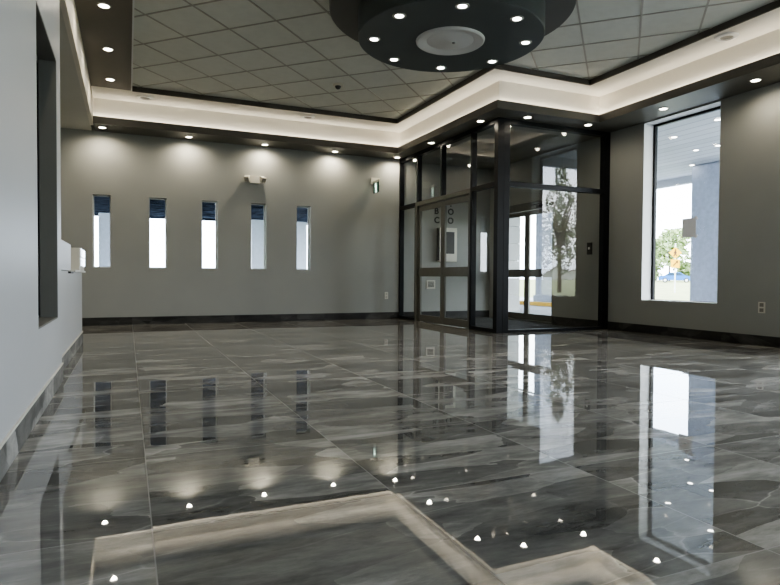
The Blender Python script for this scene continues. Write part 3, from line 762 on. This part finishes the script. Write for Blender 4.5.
def car(loc, ang, label):
    t = empty('car', loc, label, 'car')
    Rm = Matrix.Translation(loc) @ Matrix.Rotation(ang, 4, 'Z')
    M['car_blue'] = paint('car_blue', srgb(20, 92, 160), .25, .02); M['car_glass'] = paint('car_glass', srgb(40, 60, 80), .1, .02); M['tyre'] = paint('tyre', (.02, .02, .02, 1), .8, .02)
    prof = [(-2.25, .35), (-2.28, .75), (-2.1, .95), (-1.5, 1.02), (-.85, 1.45), (.5, 1.48), (1.2, 1.02), (2.05, .88), (2.25, .65), (2.2, .32)]
    def part(nm, pr, w0, w1, mat, par, z_in=None):
        m = MB(); m.prism(pr, w0, w1); bmesh.ops.transform(m.bm, matrix=Rm, verts=m.bm.verts); return m.build(nm, mat, par)
    b = part('body', prof, -.85, .85, M['car_blue'], t)
    for s in (-1, 1):
        part('side_window', [(-1.3, 1.03), (-.8, 1.38), (.42, 1.40), (1.0, 1.03)], s*.852, s*.862, M['car_glass'], t)
        for xw in (-1.4, 1.35):
            m = MB(); m.lathe((xw, s*.78, .33), [(0, -.11), (.32, -.11), (.34, 0), (.32, .11), (0, .11)], 24, 'Y'); bmesh.ops.transform(m.bm, matrix=Rm, verts=m.bm.verts); wh = m.build('wheel', M['tyre'], t)
            m = MB(); m.lathe((xw, s*.895, .33), [(0, -.01), (.19, -.01), (.2, .01), (0, .012)], 18, 'Y'); bmesh.ops.transform(m.bm, matrix=Rm, verts=m.bm.verts); m.build('hub', M['galv'], wh)
car((72.2, 61.8, lawn_h(72.2)-.02), math.atan2(60.39-63.14, 73.34-70.98), 'blue car parked beyond the lawn, seen through the large window')

def leaf_mat(name, c0, c1):
    m, nt, b = newmat(name); L = nt.links.new
    oi = N(nt, 'ShaderNodeNewGeometry'); cr = N(nt, 'ShaderNodeValToRGB'); L(oi.outputs['Random Per Island'], cr.inputs['Fac'])
    cr.color_ramp.elements[0].color = c0; cr.color_ramp.elements[1].color = c1
    L(cr.outputs['Color'], b.inputs['Base Color']); b.inputs['Roughness'].default_value = .7
    return m
M['leaf'] = leaf_mat('leaf_green', srgb(105, 128, 84), srgb(165, 180, 130))
M['leaf_d'] = leaf_mat('leaf_dark', srgb(96, 104, 84), srgb(150, 156, 132))
M['bark'] = paint('bark', srgb(84, 74, 62), .9, .2, 8)
def tree(loc, h, r, label, name='tree', mat='leaf', n=2600, trunk=.28, size=.32, blobs=None, seed=1, group='trees outside'):
    rnd = random.Random(seed); x, y, z = loc
    t = empty(name, loc, label, 'tree', group)
    tk = MB(); tk.tube((x, y, z-.2), (x, y, z+h*.55), min(h*.035, .17), min(h*.018, .09))
    for k in range(7):
        a = rnd.uniform(0, 2*PI); z0 = z+h*rnd.uniform(.28, .5); q_ = (x+math.cos(a)*r*.6, y+math.sin(a)*r*.6, z0+h*rnd.uniform(.15, .32))
        tk.tube((x, y, z0), q_, h*.014, h*.004, 6)
    tk.build('trunk', M['bark'], t)
    cr = MB(); cz = z+h*(1+trunk)/2; rz = h*(1-trunk)/2
    bl_ = blobs or [(rnd.uniform(-.5, .5), rnd.uniform(-.5, .5), rnd.uniform(-.65, .65), rnd.uniform(.38, .6)) for _ in range(11)]
    for k in range(n):
        bx_, by_, bz_, br_ = rnd.choice(bl_)
        d = Vector((rnd.gauss(0, 1), rnd.gauss(0, 1), rnd.gauss(0, 1))).normalized()*br_*rnd.uniform(.5, 1)**.5
        p = Vector((x+(bx_+d.x)*r, y+(by_+d.y)*r, cz+(bz_+d.z)*rz))
        u_ = Vector((rnd.gauss(0, 1), rnd.gauss(0, 1), rnd.gauss(0, .6))).normalized(); w_ = u_.orthogonal().normalized()
        w_.rotate(Matrix.Rotation(rnd.uniform(0, PI), 3, u_)); s = size*rnd.uniform(.6, 1.2)
        a_, b_ = u_*s, w_*s*.5
        cr.quad(p-a_, p+b_, p+a_, p-b_)
    cr.build('crown', M[mat], t, fixn=False)
tree((80.5, 70.2, lawn_h(80.5)), 8.4, 4.2, 'green leafy tree behind the yellow road sign, seen through the large window', seed=3, size=.42)
tree((86.0, 66.4, lawn_h(86)), 5.6, 3.2, 'lower green tree right of the road sign, below the taped paper', seed=5, size=.42)
tree((82.0, 77.5, lawn_h(82)), 3.6, 4.0, 'low green bush left of the blue car', 'bush', seed=8, n=1500, trunk=.05, size=.42)
tree((92.0, 75.0, lawn_h(92)), 3.2, 4.6, 'low green bush behind the blue car', 'bush', seed=9, n=1500, trunk=.05, size=.42)
tree((28.8, -16.2, lawn_h(28.8)), 9.2, 1.45, 'tall loose tree reflected in the glazed entrance front', mat='leaf_d', seed=11, n=2300, trunk=.2, size=.15,
     blobs=[(0, 0, .78, .28), (.1, .1, .45, .42), (-.3, -.1, .25, .45), (.35, .2, 0, .48), (-.5, 0, -.2, .5), (.25, -.3, -.4, .5), (.6, .2, -.5, .4), (-.7, -.2, -.6, .42), (0, .3, -.75, .4)])
tree((58, -31, lawn_h(58)), 4.2, 2.4, 'rounded tree beside the red roofed house reflected in the glass', mat='leaf_d', seed=12, n=1200)
# houses
M['siding'] = paint('house_siding', srgb(196, 196, 190), .8, .04); M['roof_gray'] = paint('roof_gray', srgb(150, 150, 148), .9, .1, 20); M['roof_red'] = paint('roof_red', srgb(150, 96, 84), .9, .1, 20)
def house(cx, cy, zb, w_, dpt, hw, hr, ang, roofmat, label):
    t = empty('house', (cx, cy, zb), label, 'house', 'houses across the lawn')
    Rm = Matrix.Translation((cx, cy, zb)) @ Matrix.Rotation(ang, 4, 'Z')
    def fin(m, nm, mat, par):
        bmesh.ops.transform(m.bm, matrix=Rm, verts=m.bm.verts); return m.build(nm, mat, par)
    m = MB(); m.prism([(-w_/2, 0), (w_/2, 0), (w_/2, hw), (0, hr-.12), (-w_/2, hw)], -dpt/2, dpt/2); wl = fin(m, 'walls', M['siding'], t)
    m = MB(); o_ = .25; s = (hr-hw)/(w_/2)
    m.prism([(-w_/2-o_, hw-o_*s), (0, hr), (w_/2+o_, hw-o_*s), (w_/2+o_, hw-o_*s+.12), (0, hr+.14), (-w_/2-o_, hw-o_*s+.12)], -dpt/2-.3, dpt/2+.3); fin(m, 'roof', roofmat, t)
    for xx in (-w_*.25, w_*.25):
        m = MB(); m.box(xx-.5, xx+.5, -dpt/2-.03, -dpt/2+.02, .5, 1.2); wf = fin(m, 'window', M['car_glass'], t)
house(95.5, -97.4, -.1, 6.6, 9, 2.2, 4.3, math.radians(219.6), M['roof_gray'], 'pale house with low grey gabled roof reflected in the glazed front')
house(118, -113, 0, 15, 9, 2.4, 4.4, math.radians(219.6), M['roof_red'], 'house with reddish roof reflected at the right of the glazed front')

# ------------------------------------------------------------------ world: bright overcast sky
w = bpy.data.worlds.new('overcast'); scene.world = w; w.use_nodes = True; nt = w.node_tree; L = nt.links.new
bg = nt.nodes['Background']
tc = N(nt, 'ShaderNodeTexCoord'); mp = N(nt, 'ShaderNodeMapping'); mp.inputs['Scale'].default_value = (1, 1, 2.5); L(tc.outputs['Generated'], mp.inputs['Vector'])
no = N(nt, 'ShaderNodeTexNoise'); no.inputs['Scale'].default_value = 2.2; no.inputs['Detail'].default_value = 6; L(mp.outputs[0], no.inputs['Vector'])
cr = N(nt, 'ShaderNodeValToRGB'); L(no.outputs['Fac'], cr.inputs['Fac'])
cr.color_ramp.elements[0].position = .35; cr.color_ramp.elements[0].color = (.68, .81, 1.0, 1)
cr.color_ramp.elements[1].position = .58; cr.color_ramp.elements[1].color = (.93, .97, 1.0, 1)
L(cr.outputs['Color'], bg.inputs['Color']); bg.inputs['Strength'].default_value = 6.8

# ------------------------------------------------------------------ camera
yaw, pitch, roll = math.radians(23.789286), math.radians(-1.360004), math.radians(.359342)
fw = Vector((math.sin(yaw)*math.cos(pitch), math.cos(yaw)*math.cos(pitch), math.sin(pitch)))
r_ = Vector((math.cos(yaw), -math.sin(yaw), 0)); u_ = r_.cross(fw)
r2 = r_*math.cos(roll)+u_*math.sin(roll); u2 = -r_*math.sin(roll)+u_*math.cos(roll)
cam = bpy.data.cameras.new('camera'); cam.sensor_width = 36; cam.lens = 27.4654; cam.clip_start = .05; cam.clip_end = 1000
co = bpy.data.objects.new('camera', cam); COL.objects.link(co)
co.matrix_world = Matrix(((r2.x, u2.x, -fw.x, 0), (r2.y, u2.y, -fw.y, 0), (r2.z, u2.z, -fw.z, 1.0), (0, 0, 0, 1)))
scene.camera = co
scene.view_settings.view_transform = 'AgX'
scene.view_settings.look = 'AgX - Medium High Contrast'
scene.view_settings.exposure = 1.1
scene.cycles.max_bounces = 10; scene.cycles.diffuse_bounces = 5; scene.cycles.glossy_bounces = 6; scene.cycles.transparent_max_bounces = 16
scene.cycles.sample_clamp_indirect = 8; scene.cycles.use_denoising = True
scene.cycles.caustics_reflective = False
